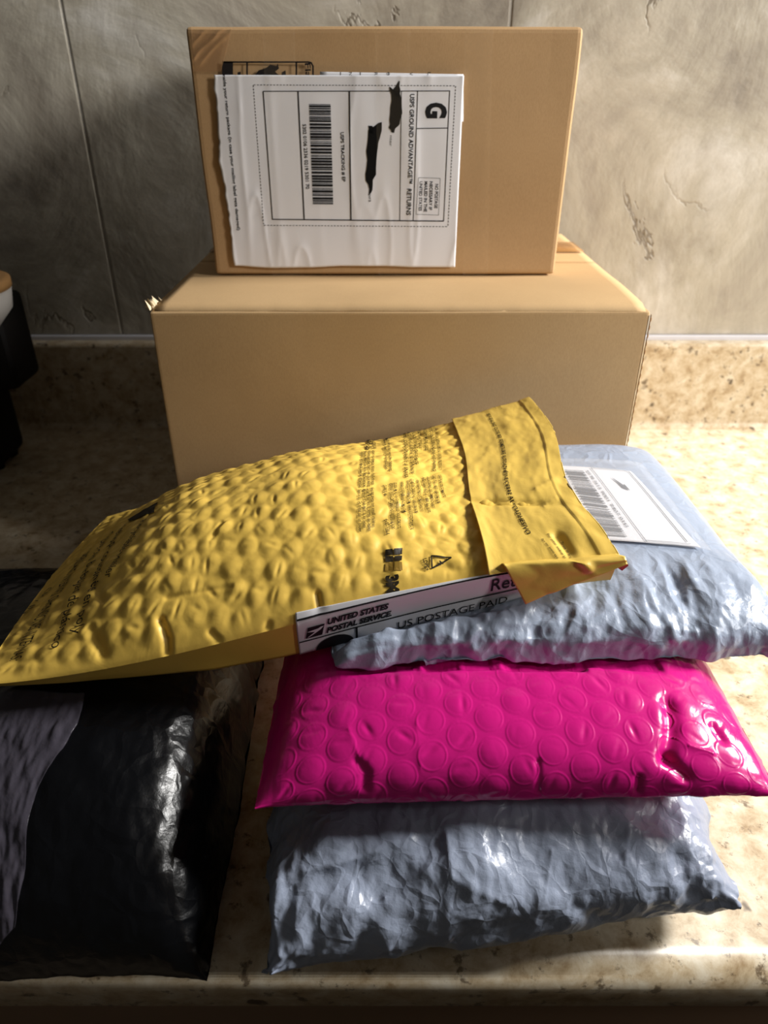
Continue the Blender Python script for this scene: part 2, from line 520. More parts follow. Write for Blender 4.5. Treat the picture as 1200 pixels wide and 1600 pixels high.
carton('carton', BX0, BX1, BY0, BY1, 0.0008, BZ - 0.0032, KRAFT, bxo, 3, bow=0.0009)
# two top flaps, creased over the front and back walls
ymid = 0.5 * (BY0 + BY1)
def flap(name, y0, y1, crease_front):
    ny, nx = 16, 46
    Y = np.linspace(y0, y1, ny)[:, None] * np.ones((1, nx)); X = np.linspace(BX0 + 0.004, BX1 - 0.003, nx)[None] * np.ones((ny, 1))
    Z = BZ + 0.0006 * fbm(np.stack([X * 12, Y * 12, X * 0], -1), 2, 4)
    e = (Y - BY0) if crease_front else (BY1 - Y)
    Z = Z - 0.0035 * np.exp(-e / 0.004) * (1 + 0.25 * vnoise(np.stack([X * 220, Y * 0, X * 0], -1), 2))
    return sheet_obj(name, np.stack([X, Y, Z], -1), KRAFT, 0.0032, bxo)
flap('top_flap', BY0 + 0.001, ymid - 0.0006, True)
flap('top_flap', ymid + 0.0006, BY1 - 0.001, False)
ty, tx = np.mgrid[0:3, 0:24]
tp = np.stack([BX0 + 0.004 + tx / 23 * (BX1 - BX0 - 0.007), ymid + 0.062 + (ty - 1) * 0.024, np.full(tx.shape, BZ + 0.0013)], -1)
sheet_obj('packing_tape', tp, m_clear('brown_tape', lin(190, 140, 80), 0.5, 0.2, 0.05), 0.0002, bxo)
# corrugated edge along the right front corner
zz = np.linspace(0.004, BZ - 0.006, 150)
wv = 0.0007 * np.sign(np.sin(np.arange(150) * 1.6))
ed = np.stack([np.stack([BX1 + 0.0004 + wv * 0 + s * (0.0012 + 0.5 * wv), np.full(150, BY0 - 0.0002 + 0.0026 * s), zz], -1) for s in (0, 0.5, 1.0)], 0)
sheet_obj('corrugated_edge', ed, KRAFT_EDGE, 0.0006, bxo, False)
# frayed corner, left
rs = np.random.default_rng(3)
bm = bmesh.new()
for k in range(7):
    c = Vector((BX0 + 0.002 + rs.normal() * 0.0016, BY0 + 0.004 + abs(rs.normal()) * 0.006, BZ - 0.0005))
    p = [bm.verts.new(c + Vector((rs.normal() * 0.002, rs.normal() * 0.002, -0.003))), bm.verts.new(c + Vector((0.003 + rs.normal() * 0.001, rs.normal() * 0.002, -0.003))), bm.verts.new(c + Vector((rs.normal() * 0.002, 0.003, -0.0025))), bm.verts.new(c + Vector((-0.002 + rs.normal() * 0.001, rs.normal() * 0.002, 0.003 + rs.random() * 0.003)))]
    for f in ((0, 1, 3), (1, 2, 3), (2, 0, 3), (0, 2, 1)): bm.faces.new([p[i] for i in f])
bm_obj('torn_corner', bm, KRAFT_TORN, bxo)

# ------------------------------------------------------------------ upper box with label
UX0, UX1, UY0, UY1, UZ0, UZ1 = -0.1402, 0.1412, 0.617, 0.815, BZ + 0.0014, 0.4095
ub = thing('shipping_box', 'smaller brown cardboard box with a white shipping label, on top of the large box', 'box')
carton('carton', UX0, UX1, UY0, UY1, UZ0, UZ1, KRAFT2, ub, 21, bev=0.004, bow=0.0016)
def lwave(G, wav, seed):
    ridge = np.abs(fbm(np.stack([G[..., 0] * 60, G[..., 2] * 9, G[..., 0] * 0], -1), 2, seed))
    return wav * (0.5 + 0.5 * fbm(np.stack([G[..., 0] * 30, G[..., 2] * 14, G[..., 0] * 0], -1), 2, seed + 3) + 0.7 * np.exp(-ridge * 7))
def front(eps, wav=0.0, seed=0):
    def fn(A):
        G = np.array([on_y(x, y, UY0 - 0.0022 - eps) for x, y in A])
        if wav: G[..., 1] -= np.maximum(lwave(G, wav, seed), 0)
        return G
    return fn
def flatq(name, quad, eps, mat, parent, nx=20, ny=20, wav=0.0, seed=0, jag=None, thick=0.0002):
    u, v = np.meshgrid(np.linspace(0, 1, nx), np.linspace(0, 1, ny))
    q = np.array(quad, float)                      # pixel corners: bottom-left, bottom-right, top-right, top-left
    P = (q[0] * (1 - u)[..., None] + q[1] * u[..., None]) * (1 - v)[..., None] + (q[3] * (1 - u)[..., None] + q[2] * u[..., None]) * v[..., None]
    if jag is not None: P = P + jag(u, v)
    G = front(eps, wav, seed)(P.reshape(-1, 2)).reshape(ny, nx, 3)
    return sheet_obj(name, G, mat, thick, parent)
# the old carton print that peeks out above the label
ink = Ink()
ink.poly([(347, 96), (364, 96), (364, 140), (347, 140)])
for a, b in (((347, 97), (482, 97)), ((386, 97), (386, 140)), ((463, 97), (463, 140)), ((489, 103), (489, 140))): ink.line(a, b, 2.6)
ink.poly([(482, 95.6), (487, 97), (490.2, 103), (487.6, 103.4), (485.4, 99.5), (481.6, 98.4)])
ink.poly([(398, 118), (404, 110), (416, 106), (422, 101), (432, 103), (434, 99), (436, 107), (430, 112), (436, 118), (438, 128), (398, 128)])
ink.poly([(440, 113), (446, 110), (447, 118), (440, 118)])
ink.poly([(371, 113), (376, 112), (376, 122), (371, 122)])
ink.text('Flat', (476, 99), (478, 128), 9, 0.02, 0, True)
ink.build('carton_print', front(0.0002), INK_BROWN, ub)
flatq('second_sheet', [(498, 190), (724, 190), (724, 116), (500, 112)], 0.0004, PAPER, ub, wav=0.0002)
ink = Ink()
for x in (532, 563, 607): ink.line((x, 112.5), (x, 118), 1.2)
for s, x in (('N', 545), ('R', 585), ('O', 604), ('V', 640), ('L', 668)): ink.text(s, (x, 113), (x + 0.2, 118), 5, 0, 0, True)
ink.build('second_sheet_print', front(0.0008), INK, ub)
lab = None
def jag(u, v):
    n = vnoise(np.stack([v * 14, v * 0 + 3, v * 0], -1), 5) * 2.2 + vnoise(np.stack([v * 40, v * 0, v * 0], -1), 8) * 0.9
    d = np.zeros(u.shape + (2,)); d[..., 0] = n * np.exp(-u / 0.05) + 5 * np.exp(-u / 0.08) * np.exp(-((v - 0.55) / 0.16) ** 2) * -1
    d[..., 1] = 2.0 * vnoise(np.stack([u * 6, u * 0, u * 0], -1), 3) * np.exp(-v / 0.04)
    return d
lab = flatq('shipping_label', [(365, 417), (711, 416), (725, 118), (334, 117)], 0.0008, PAPER, ub, 130, 110, 0.0007, 5, jag)
def L(x, y):                                       # label print chart, in pixels of a 3x zoom of the photo
    return (330 + x / 3.0, 80 + y / 3.0)
ink = Ink()
def Lline(a, b, wd): ink.line(L(*a), L(*b), wd / 3)
for a, b, wd in (((244, 188), (1120, 186), 4), ((285, 788), (1090, 796), 5), ((244, 188), (287, 788), 5), ((1118, 187), (1090, 796), 3.5),
                 ((407, 187), (436, 788), 6), ((648, 186), (655, 790), 6), ((892, 186), (884, 794), 3), ((968, 186), (947, 794), 3.5),
                 ((962, 362), (1110, 360), 4)): Lline(a, b, wd)
for a, b, n in (((198, 158), (1146, 162), 62), ((246, 816), (1110, 822), 58), ((198, 158), (246, 816), 44), ((1146, 162), (1110, 822), 44)):
    a = np.array(a, float); b = np.array(b, float)
    for k in range(n):
        ink.line(L(*(a + (b - a) * (k + 0.1) / n)), L(*(a + (b - a) * (k + 0.7) / n)), 1.0)
def Ltext(s, p, q, h, bold=0.0): ink.text(s, L(*p), L(*q), h / 3, bold, 0, True)
# chart y runs down, so a baseline that runs down the page has its letters' tops on the +x side
Ltext('G', (1004, 240), (1003, 314), 102, 0.05)
Ltext('USPS GROUND ADVANTAGE\u2122', (932, 200), (921, 620), 22, 0.022)
Ltext('RETURNS', (918, 644), (914, 768), 22, 0.022)
for s, x, y0, y1 in (('NO POSTAGE', 1050, 622, 736), ('NECESSARY IF', 1024, 610, 744), ('MAILED IN THE', 1000, 610, 752), ('UNITED STATES', 976, 610, 748)):
    Ltext(s, (x, y0), (x - 4, y1), 15, 0.02)
for a, b in (((972, 592), (1074, 596)), ((1074, 596), (1066, 768)), ((1066, 768), (960, 764)), ((960, 764), (972, 592))): Lline(a, b, 1.5)
Ltext('USPS TRACKING # EP', (604, 380), (612, 612), 18, 0.02)
Ltext('5302 0106 2336 0219 5301 70', (428, 342), (444, 646), 17, 0.015)
rs = np.random.default_rng(11)
y = 248.0
while y < 714:
    t = rs.choice([3, 3, 5, 6, 9, 11]); g = rs.choice([2.5, 3, 4, 6])
    f = (y - 248) / 470; t = min(t, 718 - y)
    xa = 459 + 18 * f; xb = 560 + 12 * f
    ink.poly([L(xa, y), L(xb, y + 1), L(xb + 0.04 * t, y + t + 1), L(xa + 0.04 * t, y + t)])
    y += t + g
Ltext('nside your return package (in case your mailing label gets damaged)', (50, 112), (118, 840), 19, 0.02)
Ltext('nter', (838, 395), (836, 445), 10); Ltext('evra', (736, 668), (738, 706), 11); Ltext('16', (853, 200), (852, 222), 12)
ink.build('label_print', front(0.00105, 0.0007, 5), INK, lab, 3.0)
ink = Ink()
def scrib(pts, wd, seed):
    r = np.random.default_rng(seed); l = []; rr = []
    for x, y, w_ in pts:
        l.append(L(x - w_ / 2 + r.normal() * 2, y + r.normal() * 3)); rr.append(L(x + w_ / 2 + r.normal() * 2, y + r.normal() * 3))
    for k in range(len(pts) - 1): ink.poly([l[k], rr[k], rr[k + 1], l[k + 1]])
scrib([(880, 145, 6), (876, 165, 20), (866, 180, 40), (866, 200, 42), (868, 230, 46), (866, 260, 52), (866, 290, 52), (862, 320, 52), (860, 340, 46), (858, 356, 40), (852, 366, 22), (850, 380, 10)], 0, 3)
scrib([(840, 170, 8), (846, 185, 20), (852, 200, 16)], 0, 5)
scrib([(792, 335, 16), (786, 350, 28), (768, 372, 60), (764, 400, 56), (762, 430, 52), (756, 470, 50), (756, 510, 48), (752, 550, 48), (748, 580, 46), (742, 604, 34), (748, 625, 24), (746, 650, 16), (744, 668, 8)], 0, 7)
scrib([(748, 348, 20), (750, 365, 26), (752, 385, 28)], 0, 9)
ink.build('marker_scribble', front(0.0012, 0.0007, 5), MARKER, lab, 3.0)
def tape(quad, eps, ny=30): return flatq('clear_tape', quad, eps, TAPE, ub, 10, ny, 0.0003, 9)
tape([(426, 431), (470, 431), (460, 44), (410, 44)], 0.0022)
tape([(592, 431), (640, 431), (641, 44), (586, 44)], 0.0022)
tape([(724, 431), (762, 431), (770, 44), (726, 44)], 0.0010)
# tape creased over the upper left corner
u, v = np.meshgrid(np.linspace(0, 1, 40), np.linspace(0, 1, 34))
q = np.array([(302, 112), (345, 112), (362, 46), (299, 46)], float)
P = (q[0] * (1 - u)[..., None] + q[1] * u[..., None]) * (1 - v)[..., None] + (q[3] * (1 - u)[..., None] + q[2] * u[..., None]) * v[..., None]
Gt = front(0.0004)(P.reshape(-1, 2)).reshape(34, 40, 3)
d = (P[..., 0] - 300) + (P[..., 1] - 45)
for c, a in ((26, 0.0016), (46, 0.002), (64, 0.0012)): Gt[..., 1] -= a * np.exp(-((d - c - 5 * vnoise(np.stack([u * 3, v * 3, u * 0], -1), int(c))) / 5) ** 2)
sheet_obj('creased_tape', Gt, TAPE2, 0.0002, ub)

# ------------------------------------------------------------------ soft mailers
def tube(FL, FR, BR, BL, Tt, Tb, nu=150, nw=150, pe=2.6, nexp=0.75, end=0.06, shrink=0.08, floor=0.0012, bexp=None, ends=(1, 1)):
    """closed film tube along x: flat at both ends, filled in between. rows run
    bottom-back -> bottom-front -> front -> top -> back"""
    FL, FR, BR, BL = map(lambda p: np.array(p, float), (FL, FR, BR, BL))
    u = np.linspace(0, 1, nu)[None, :]; th = np.linspace(0, 2 * np.pi, nw)[:, None] - np.pi * 0.5
    a = 2 * u - 1
    e = np.clip(1 - np.abs(a) ** pe, 0, 1) ** 0.55
    e = np.where(a < 0, e * ends[0] + (1 - ends[0]), e * ends[1] + (1 - ends[1]))
    e = end + (1 - end) * e
    # th from -90deg (bottom centre) to the front (b=0) then the top, then the back
    c = -np.cos(th); s = np.sin(th)
    sg = lambda q, n: np.sign(q) * np.abs(q) ** n
    b = 0.5 + 0.5 * sg(c, nexp) * (1 - shrink * e)
    t = sg(s, bexp or nexp)
    b = b[..., None]; U = u[..., None] * np.ones_like(b)
    P = (FL * (1 - U) + FR * U) * (1 - b) + (BL * (1 - U) + BR * U) * b
    P[..., 2] += np.where(t > 0, t * Tt, t * Tb) * e
    P[..., 2] = np.maximum(P[..., 2], floor)
    return P
def nearest_uv(G, px, py):
    Q = project(G); n = normals(G)
    d2 = (Q[..., 0] - px) ** 2 + (Q[..., 1] - py) ** 2
    view = np.sum(n * (np.array([0, 0, CH]) - G), -1)
    d2 = np.where(view > 0, d2, 1e9)
    j, i = np.unravel_index(np.argmin(d2), d2.shape)
    return np.array([i / (G.shape[1] - 1), j / (G.shape[0] - 1)])

def dents(G, strokes):
    """press creases into a surface: each stroke is photo points, width and depth in metres"""
    N = normals(G)
    D = np.zeros(G.shape[:2])
    for pts, wd, dp in strokes:
        P = []
        for (x, y) in pts:
            uv = nearest_uv(G, x, y); P.append(sample(G, uv[0], uv[1]))
        best = np.full(G.shape[:2], 9.0)
        for a, b in zip(P[:-1], P[1:]):
            d = b - a; L2 = d @ d + 1e-12
            t = np.clip(((G - a) @ d) / L2, 0, 1)
            best = np.minimum(best, np.linalg.norm(G - (a + t[..., None] * d), axis=-1))
        D = D - dp * (np.exp(-(best / wd) ** 2) if dp > 0 else np.exp(-best / (0.8 * wd)) * 0.8)
    return G + N * D[..., None]
def chart(G, quad, eps):
    """unit square -> patch of a surface. quad: photo points of (0,0),(1,0),(1,1),(0,1)"""
    q = [nearest_uv(G, *p) for p in quad]
    N = normals(G)
    def fn(A):
        A = np.asarray(A, float); s = A[..., 0:1]; t = A[..., 1:2]
        uv = (q[0] * (1 - s) + q[1] * s) * (1 - t) + (q[3] * (1 - s) + q[2] * s) * t
        return sample(G, uv[..., 0], uv[..., 1]) + sample(N, uv[..., 0], uv[..., 1]) * eps
    return fn
def unit(nx, ny):
    u, v = np.meshgrid(np.linspace(0, 1, nx), np.linspace(0, 1, ny)); return np.stack([u, v], -1)

def bubbles(Um, Vm, pitch, r0, seed, dent, amp, rim, pw=0.6, rw=0.07):
    """hexagonal bubble field: dome height and dents, in metres of film"""
    row = np.round(Vm / (pitch * 0.866))
    best = np.full(Um.shape, 9.0); hid = np.zeros(Um.shape, np.int64); dx = np.zeros(Um.shape); dy = np.zeros(Um.shape)
    for dr in (-1, 0, 1):
        r = row + dr; o = (np.mod(r, 2)) * 0.5
        c = np.round(Um / pitch - o)
        x = Um - (c + o) * pitch; y = Vm - r * pitch * 0.866
        d = np.hypot(x, y)
        m = d < best
        best = np.where(m, d, best); hid = np.where(m, (c + 500 + (r + 500) * 1009).astype(np.int64), hid)
        dx = np.where(m, x, dx); dy = np.where(m, y, dy)
    h1 = hash3(hid, hid * 0 + 1, hid * 0, seed); h2 = hash3(hid, hid * 0 + 2, hid * 0, seed); h3 = hash3(hid, hid * 0 + 3, hid * 0, seed)
    r = best / (r0 * pitch)
    dome = np.clip(1 - r ** 2, 0, 1) ** pw
    H = amp * (0.45 + 0.75 * h1) * dome
    ang = h2 * 6.283
    ca, sa = np.cos(ang), np.sin(ang)
    px = dx - ca * 0.14 * pitch; py = dy - sa * 0.14 * pitch
    al = px * ca + py * sa; ac = -px * sa + py * ca
    H -= dent * h3 * np.exp(-(al / (0.09 * pitch)) ** 2 - (ac / (0.26 * pitch)) ** 2) * sstep(1.1, 0.9, r)
    H += rim * np.exp(-((r - 1.0) / rw) ** 2)
    return H

# film shapes of the yellow mailer, which lies on the others
A = np.array([-0.206, 0.272, 0.112]); Mi = np.array([-0.046, 0.292, 0.1354]); B = np.array([0.126, 0.313, 0.160])
C = np.array([0.105, 0.492, 0.178]); D = np.array([-0.205, 0.462, 0.098])
CR = np.polyfit([0, 0.47, 0.82, 1.0], np.array([A, Mi, on_y(800, 895, 0.310), B]), 3)
def yellow_base(u, v):
    fr = np.stack([np.polyval(CR[:, k], u) for k in range(3)], -1)
    bk_ = D * (1 - u)[..., None] + C * u[..., None]
    P = fr * (1 - v)[..., None] + bk_ * v[..., None]
    hu = sstep(-0.10, 0.30, u) * (1 - 0.80 * sstep(0.45, 0.86, u))
    hv = np.clip(np.sin(np.pi * np.clip(v, 0, 1) ** 0.85), 0, 1) ** 0.85
    P[..., 2] += 0.046 * hu * hv
    P[..., 0] -= 0.013 * sstep(0.6, 1.0, u) * np.exp(-((v - 0.30) / 0.27) ** 2)
    return P
NU, NV = 520, 320
uu, vv = np.meshgrid(np.linspace(0, 1, NU), np.linspace(0, 1, NV))
G0 = yellow_base(uu, vv)
um = 0.34 * uu; vm = 0.20 * vv
ca, sa = math.cos(0.30), math.sin(0.30)
wx = 0.0012 * vnoise(np.stack([um * 40, vm * 40, um * 0], -1), 61); wy = 0.0012 * vnoise(np.stack([um * 40, vm * 40, um * 0 + 5], -1), 62)
Hb = bubbles((um + wx) * ca - (vm + wy) * sa, (um + wx) * sa + (vm + wy) * ca, 0.0124, 0.43, 3, 0.0007, 0.0010, 0.00010, 0.9, 0.10)
fade = sstep(0, 0.05, vv) * sstep(1, 0.95, vv) * sstep(0.0, 0.02, uu)
nz = 0.0006 * fbm(np.stack([um * 70, vm * 110, um * 0], -1), 3, 8)
Gy = G0 + normals(G0) * ((Hb * fade) + nz * sstep(0, 0.04, vv))[..., None]
Gy = dents(Gy, [([(250, 968), (262, 1000), (262, 1022)], 0.0020, 0.0022), ([(140, 900), (160, 940)], 0.0022, 0.0012), ([(140, 980), (160, 1020)], 0.003, 0.0018),
                ([(496, 930), (500, 955), (494, 968)], 0.0016, 0.0018), ([(260, 935), (360, 915)], 0.0014, 0.0006), ([(420, 975), (418, 990)], 0.0018, 0.0012),
                ([(330, 990), (345, 1005)], 0.0018, 0.0012), ([(560, 700), (700, 660)], 0.002, 0.0005), ([(330, 840), (345, 815)], 0.0014, 0.0008)])
Gy[0] = G0[0]; Gy[:, 0] = G0[:, 0]
NW = 31
rows = []
for k, t in enumerate(np.linspace(0, 1, NW)):
    u1 = np.linspace(0, 1, NU)
    fr = Gy[0]; bk_ = Gy[-1]
    hgt = 0.0245 * (0.25 + 0.75 * sstep(0.0, 0.50, u1)) * (1 - 0.35 * sstep(0.75, 1.0, u1))
    if t <= 0.401:
        q = t / 0.4
        P = fr.copy(); P[:, 2] -= hgt * q; P[:, 1] += 0.005 * q
        P[:, 1] += 0.0006 * vnoise(np.stack([u1 * 18, u1 * 0 + q * 2, u1 * 0], -1), 4) * q
    else:
        q = (t - 0.4) / 0.6
        lo = fr.copy(); lo[:, 2] -= hgt; lo[:, 1] += 0.005
        P = lo * (1 - q) + bk_ * q
        P[:, 2] -= 0.002 * np.sin(q * np.pi)
    rows.append(P)
under = np.array(rows)

# --- upper grey mailer with the address pouch
tg = thing('poly_mailer', 'pale grey plastic mailer with a white barcode label, under the yellow mailer', 'mailer')
LOWER = 0.003
Gs = tube((-0.024, 0.284, 0.114), (0.226, 0.296, 0.110), (0.210, 0.516, 0.122), (-0.06, 0.505, 0.116), 0.027, 0.008, 80, 80, pe=6, nexp=0.58, end=0.05, shrink=0.02)
Q = project(Gs)
def masks(Q):
    lm = sstep(0, 1, np.clip(1.7 - np.hypot((Q[..., 0] - 985) / 115, (Q[..., 1] - 795) / 75), 0, 1))
    return lm, sstep(900, 830, Q[..., 1])
lm, topm = masks(Q)
ex = (0.004 + 0.05 * (1 - topm)) * (1 - lm)
G = relax(Gs, ex, 70, 0.03, 0.12, 17, 0.003, freq=26, aniso=(1.0, 1.2))
G = resample(G, 320, 340)
for _ in range(4): G[1:-1, 1:-1] = 0.25 * (G[2:, 1:-1] + G[:-2, 1:-1] + G[1:-1, 2:] + G[1:-1, :-2])
lm, topm = masks(project(G))
G = crease(G, [((46, 16, 24), 0.0045, 3), ((95, 40, 55), 0.0020, 5), ((190, 110, 130), 0.0007, 8)], (0.10 + 0.90 * (1 - topm)) * (1 - 0.95 * lm))
Gtop = cap_below(G, under[12:], 0.0006)
grid_obj('film', Gtop, GREY_TOP, tg)
sm = Gtop.copy()
for _ in range(40): sm[1:-1, 1:-1] = 0.25 * (sm[2:, 1:-1] + sm[:-2, 1:-1] + sm[1:-1, 2:] + sm[1:-1, :-2])
LQ = [(936, 846), (1094, 858), (985, 740), (872, 731)]
fn = chart(sm, LQ, 0.0016)
g = unit(40, 30)
plab = sheet_obj('address_label', fn(g), PAPER, 0.0003, tg)
ink = Ink()
rs = np.random.default_rng(5)
y = 0.06
while y < 0.88:
    t = rs.choice([0.008, 0.008, 0.014, 0.022]); gp = rs.choice([0.008, 0.011, 0.016])
    ink.poly([(0.05, y), (0.30, y), (0.30, y + t), (0.05, y + t)]); y += t + gp
ink.line((0.47, 0.0), (0.44, 0.97), 0.008)
ink.line((0.44, 0.97), (0.95, 0.97), 0.006); ink.line((0.95, 0.97), (0.90, 0.06), 0.012); ink.line((0.47, 0.03), (0.92, 0.03), 0.006)
ink.text('420 98 2612 9001 9407 0342', (0.345, 0.9), (0.36, 0.20), 0.030, 0.02)
ink.poly([(0.62, 0.80), (0.64, 0.78), (0.70, 0.70), (0.72, 0.72), (0.73, 0.64), (0.66, 0.66), (0.65, 0.72)])
ink.build('label_print', chart(sm, LQ, 0.0021), m_plain('grey_print', lin(90, 90, 95), 0.5), plab, 0.05)
SQ = [(900, 842), (1110, 866), (1000, 728), (860, 722)]
sheet_obj('label_pouch', chart(sm, SQ, 0.0027)(unit(40, 30)), m_clear('pouch_film', lin(225, 228, 235), 0.14, 0.14, 0.3), 0.0002, tg)

# --- pink bubble mailer
pk = thing('bubble_mailer', 'glossy hot pink bubble mailer between the two grey mailers', 'mailer')
G = tube((-0.060, 0.222, 0.082), (0.190, 0.230, 0.080), (0.180, 0.385, 0.092), (-0.055, 0.385, 0.092), 0.030, 0.010, 90, 90, pe=3.0, nexp=0.8, end=0.05, shrink=0.03)
uu = np.linspace(0, 1, 90)[None, :] * np.ones((90, 1))
ex = 0.006 + 0.05 * (sstep(0.12, 0.0, uu) + sstep(0.86, 1.0, uu))
G = relax(G, ex, 80, 0.02, 0.12, 6, 0.0025, freq=30, aniso=(0.3, 1.2))
G = resample(G, 540, 580)
for _ in range(6):
    G[1:-1, 1:-1] = 0.5 * G[1:-1, 1:-1] + 0.125 * (G[2:, 1:-1] + G[:-2, 1:-1] + G[1:-1, 2:] + G[1:-1, :-2])
um = np.cumsum(np.linalg.norm(np.diff(G, axis=1, prepend=G[:, :1]), axis=-1), 1); vm = np.cumsum(np.linalg.norm(np.diff(G, axis=0, prepend=G[:1]), axis=-1), 0)
U_ = np.linspace(0, 1, 580)[None, :] * np.ones((540, 1))
um = np.median(um, axis=0)[None] * np.ones((540, 1)); vm = np.median(vm, axis=1)[:, None] * np.ones((1, 580))
ca, sa = math.cos(0.5), math.sin(0.5)
fade = sstep(0.015, 0.06, U_) * sstep(0.985, 0.94, U_)
G = G + normals(G) * (bubbles(um * ca - vm * sa, um * sa + vm * ca, 0.0166, 0.405, 5, 0.0006, 0.00060, 0.00022, 0.8, 0.05) * fade)[..., None]
G = dents(G, [
    ([(1046, 1100), (1050, 1140), (1042, 1185)], 0.0040, 0.0028), ([(1042, 1185), (1072, 1214)], 0.0030, 0.0026), ([(1075, 1165), (1112, 1178)], 0.003, -0.002),
    ([(560, 1190), (572, 1206), (570, 1230)], 0.0024, 0.0013), ([(545, 1140), (562, 1186)], 0.0030, -0.0008), ([(650, 1130), (658, 1200)], 0.0030, -0.0006), 
    ([(840, 1190), (842, 1236)], 0.0016, 0.0008), ([(998, 1216), (996, 1238)], 0.002, 0.0015), ([(1116, 1136), (1130, 1155)], 0.0025, 0.0015)])
G = crease(G, [((60, 40, 60), 0.0006, 33), ((140, 120, 140), 0.0003, 35)], 0.15 + 0.85 * (sstep(0.10, 0.0, U_) + sstep(0.86, 0.98, U_)))
G = cap_below(G, Gtop, 0.0025)
grid_obj('film', G, PINK, pk)
GP = G
# clear adhesive strip peeking from the pink mailer's back end and along its front seam
CLEAR = m_clear('crinkled_clear_film', lin(190, 172, 150), 0.22, 0.10, 0.8)
def ribbon(name, pts, wd, parent, mat, seed, n=40, m=7):
    """creased strip through 3-D points"""
    P = np.array(pts, float)
    t = np.linspace(0, len(P) - 1, n); i = np.clip(t.astype(int), 0, len(P) - 2); f = (t - i)[:, None]
    c = P[i] * (1 - f) + P[i + 1] * f
    w_ = np.array(wd, float); w_ = w_ / np.linalg.norm(w_) * 1.0
    L_ = np.linalg.norm(wd)
    R = np.array([c + w_ * L_ * (k / (m - 1) - 0.5) for k in range(m)])
    R[..., 2] += 0.0012 * fbm(R * 160, 2, seed)
    return sheet_obj(name, R, mat, 0.0002, parent)
ribbon('clear_strip', [(0.150, 0.300, 0.094), (0.168, 0.305, 0.088), (0.188, 0.312, 0.080)], (0.004, 0.016, 0.0), pk, CLEAR, 2)
# --- bottom grey mailer
bg1 = thing('poly_mailer', 'crumpled grey plastic mailer at the bottom of the stack, below the pink one', 'mailer')
G = tube((-0.053, 0.174, 0.028), (0.174, 0.208, 0.027), (0.172, 0.345, 0.03), (-0.066, 0.35, 0.034), 0.040, 0.030, 64, 64, pe=5, nexp=0.85, end=0.16, shrink=0.05)
G += normals(G) * (0.005 * fbm(G * np.array([22, 34, 34]), 2, 41))[..., None]
uu = np.linspace(0, 1, 64)[None, :] * np.ones((64, 1))
ex = 0.012 + 0.03 * sstep(0.0, 0.5, fbm(G * 14, 2, 12)) + 0.06 * (sstep(0.14, 0.0, uu) + sstep(0.86, 1.0, uu))
G = relax(G, ex, 80, 0.025, 0.10, 3, 0.004, freq=26, aniso=(0.5, 1.3))
G = resample(G, 340, 360)
for _ in range(5): G[1:-1, 1:-1] = 0.25 * (G[2:, 1:-1] + G[:-2, 1:-1] + G[1:-1, 2:] + G[1:-1, :-2])
G = dents(G, [([(412, 1370), (480, 1362), (560, 1340), (640, 1310)], 0.0045, -0.0025), ([(470, 1385), (560, 1360)], 0.007, 0.002),
              ([(700, 1310), (706, 1370), (790, 1410)], 0.004, -0.0022), ([(600, 1400), (606, 1480)], 0.004, -0.0018), ([(590, 1400), (560, 1470)], 0.005, 0.0015),
              ([(440, 1380), (432, 1440), (438, 1490)], 0.003, -0.003), ([(450, 1390), (446, 1460)], 0.004, 0.002), ([(860, 1330), (850, 1400)], 0.004, -0.0015), ([(900, 1420), (940, 1440)], 0.004, 0.0015),
              ([(1060, 1340), (1078, 1400)], 0.005, 0.003), ([(1104, 1325), (1110, 1400)], 0.003, -0.003), ([(980, 1290), (976, 1350)], 0.0025, -0.0012), ([(720, 1500), (760, 1470)], 0.004, -0.0015)])
uu = np.linspace(0, 1, 360)[None, :] * np.ones((340, 1))
G = crease(G, [((34, 20, 18), 0.0042, 43), ((70, 48, 45), 0.0019, 45), ((140, 105, 110), 0.0009, 48), ((260, 220, 220), 0.0004, 49)], 0.6 + 0.6 * (sstep(0.15, 0.0, uu) + sstep(0.85, 1.0, uu)))
G[..., 2] = np.maximum(G[..., 2], 0.0012)
G = cap_below(G, GP, 0.0006)
grid_obj('film', G, GREY, bg1)
GB = G

# --- black mailer
bk = thing('poly_mailer', 'shiny black plastic mailer standing on the counter at the left', 'mailer')
G = tube((-0.36, 0.176, 0.008), (-0.084, 0.182, 0.010), (-0.086, 0.45, 0.03), (-0.36, 0.45, 0.03), 0.078, 0.02, 70, 70, pe=5, nexp=0.86, end=0.10, shrink=0.02)
ex = 0.008 + 0.03 * sstep(0.0, 0.5, fbm(G * 12, 2, 31))
G = relax(G, ex, 90, 0.02, 0.10, 23, 0.003, freq=30)
G = relax(resample(G, 150, 150), 0.006, 40, 0.03, 0.12, 27, 0.0012, freq=90)
Gbk = relax(resample(G, 270, 270), 0.003, 20, 0.05, 0.2, 29, 0.0004, freq=200)
Gbk = cap_below(crease(Gbk, [((30, 22, 24), 0.0016, 53), ((80, 70, 70), 0.0008, 55), ((180, 160, 160), 0.0004, 58)]), under[12:], 0.0006)
grid_obj('film', Gbk, BLACK, bk)
fn = chart(Gbk, [(5, 1470), (30, 1440), (128, 1092), (5, 1085)], 0.0035)
A_ = unit(50, 60)
A_[..., 0] = A_[..., 0] * (1.0 + 0.12 * np.sin(A_[..., 1] * 9) * A_[..., 0])
Gp = fn(A_)
Gp += normals(Gp) * (0.0016 * np.abs(fbm(Gp * np.array([150, 50, 60]), 3, 9)))[..., None]
sheet_obj('document_pouch', Gp, POUCH, 0.0003, bk)

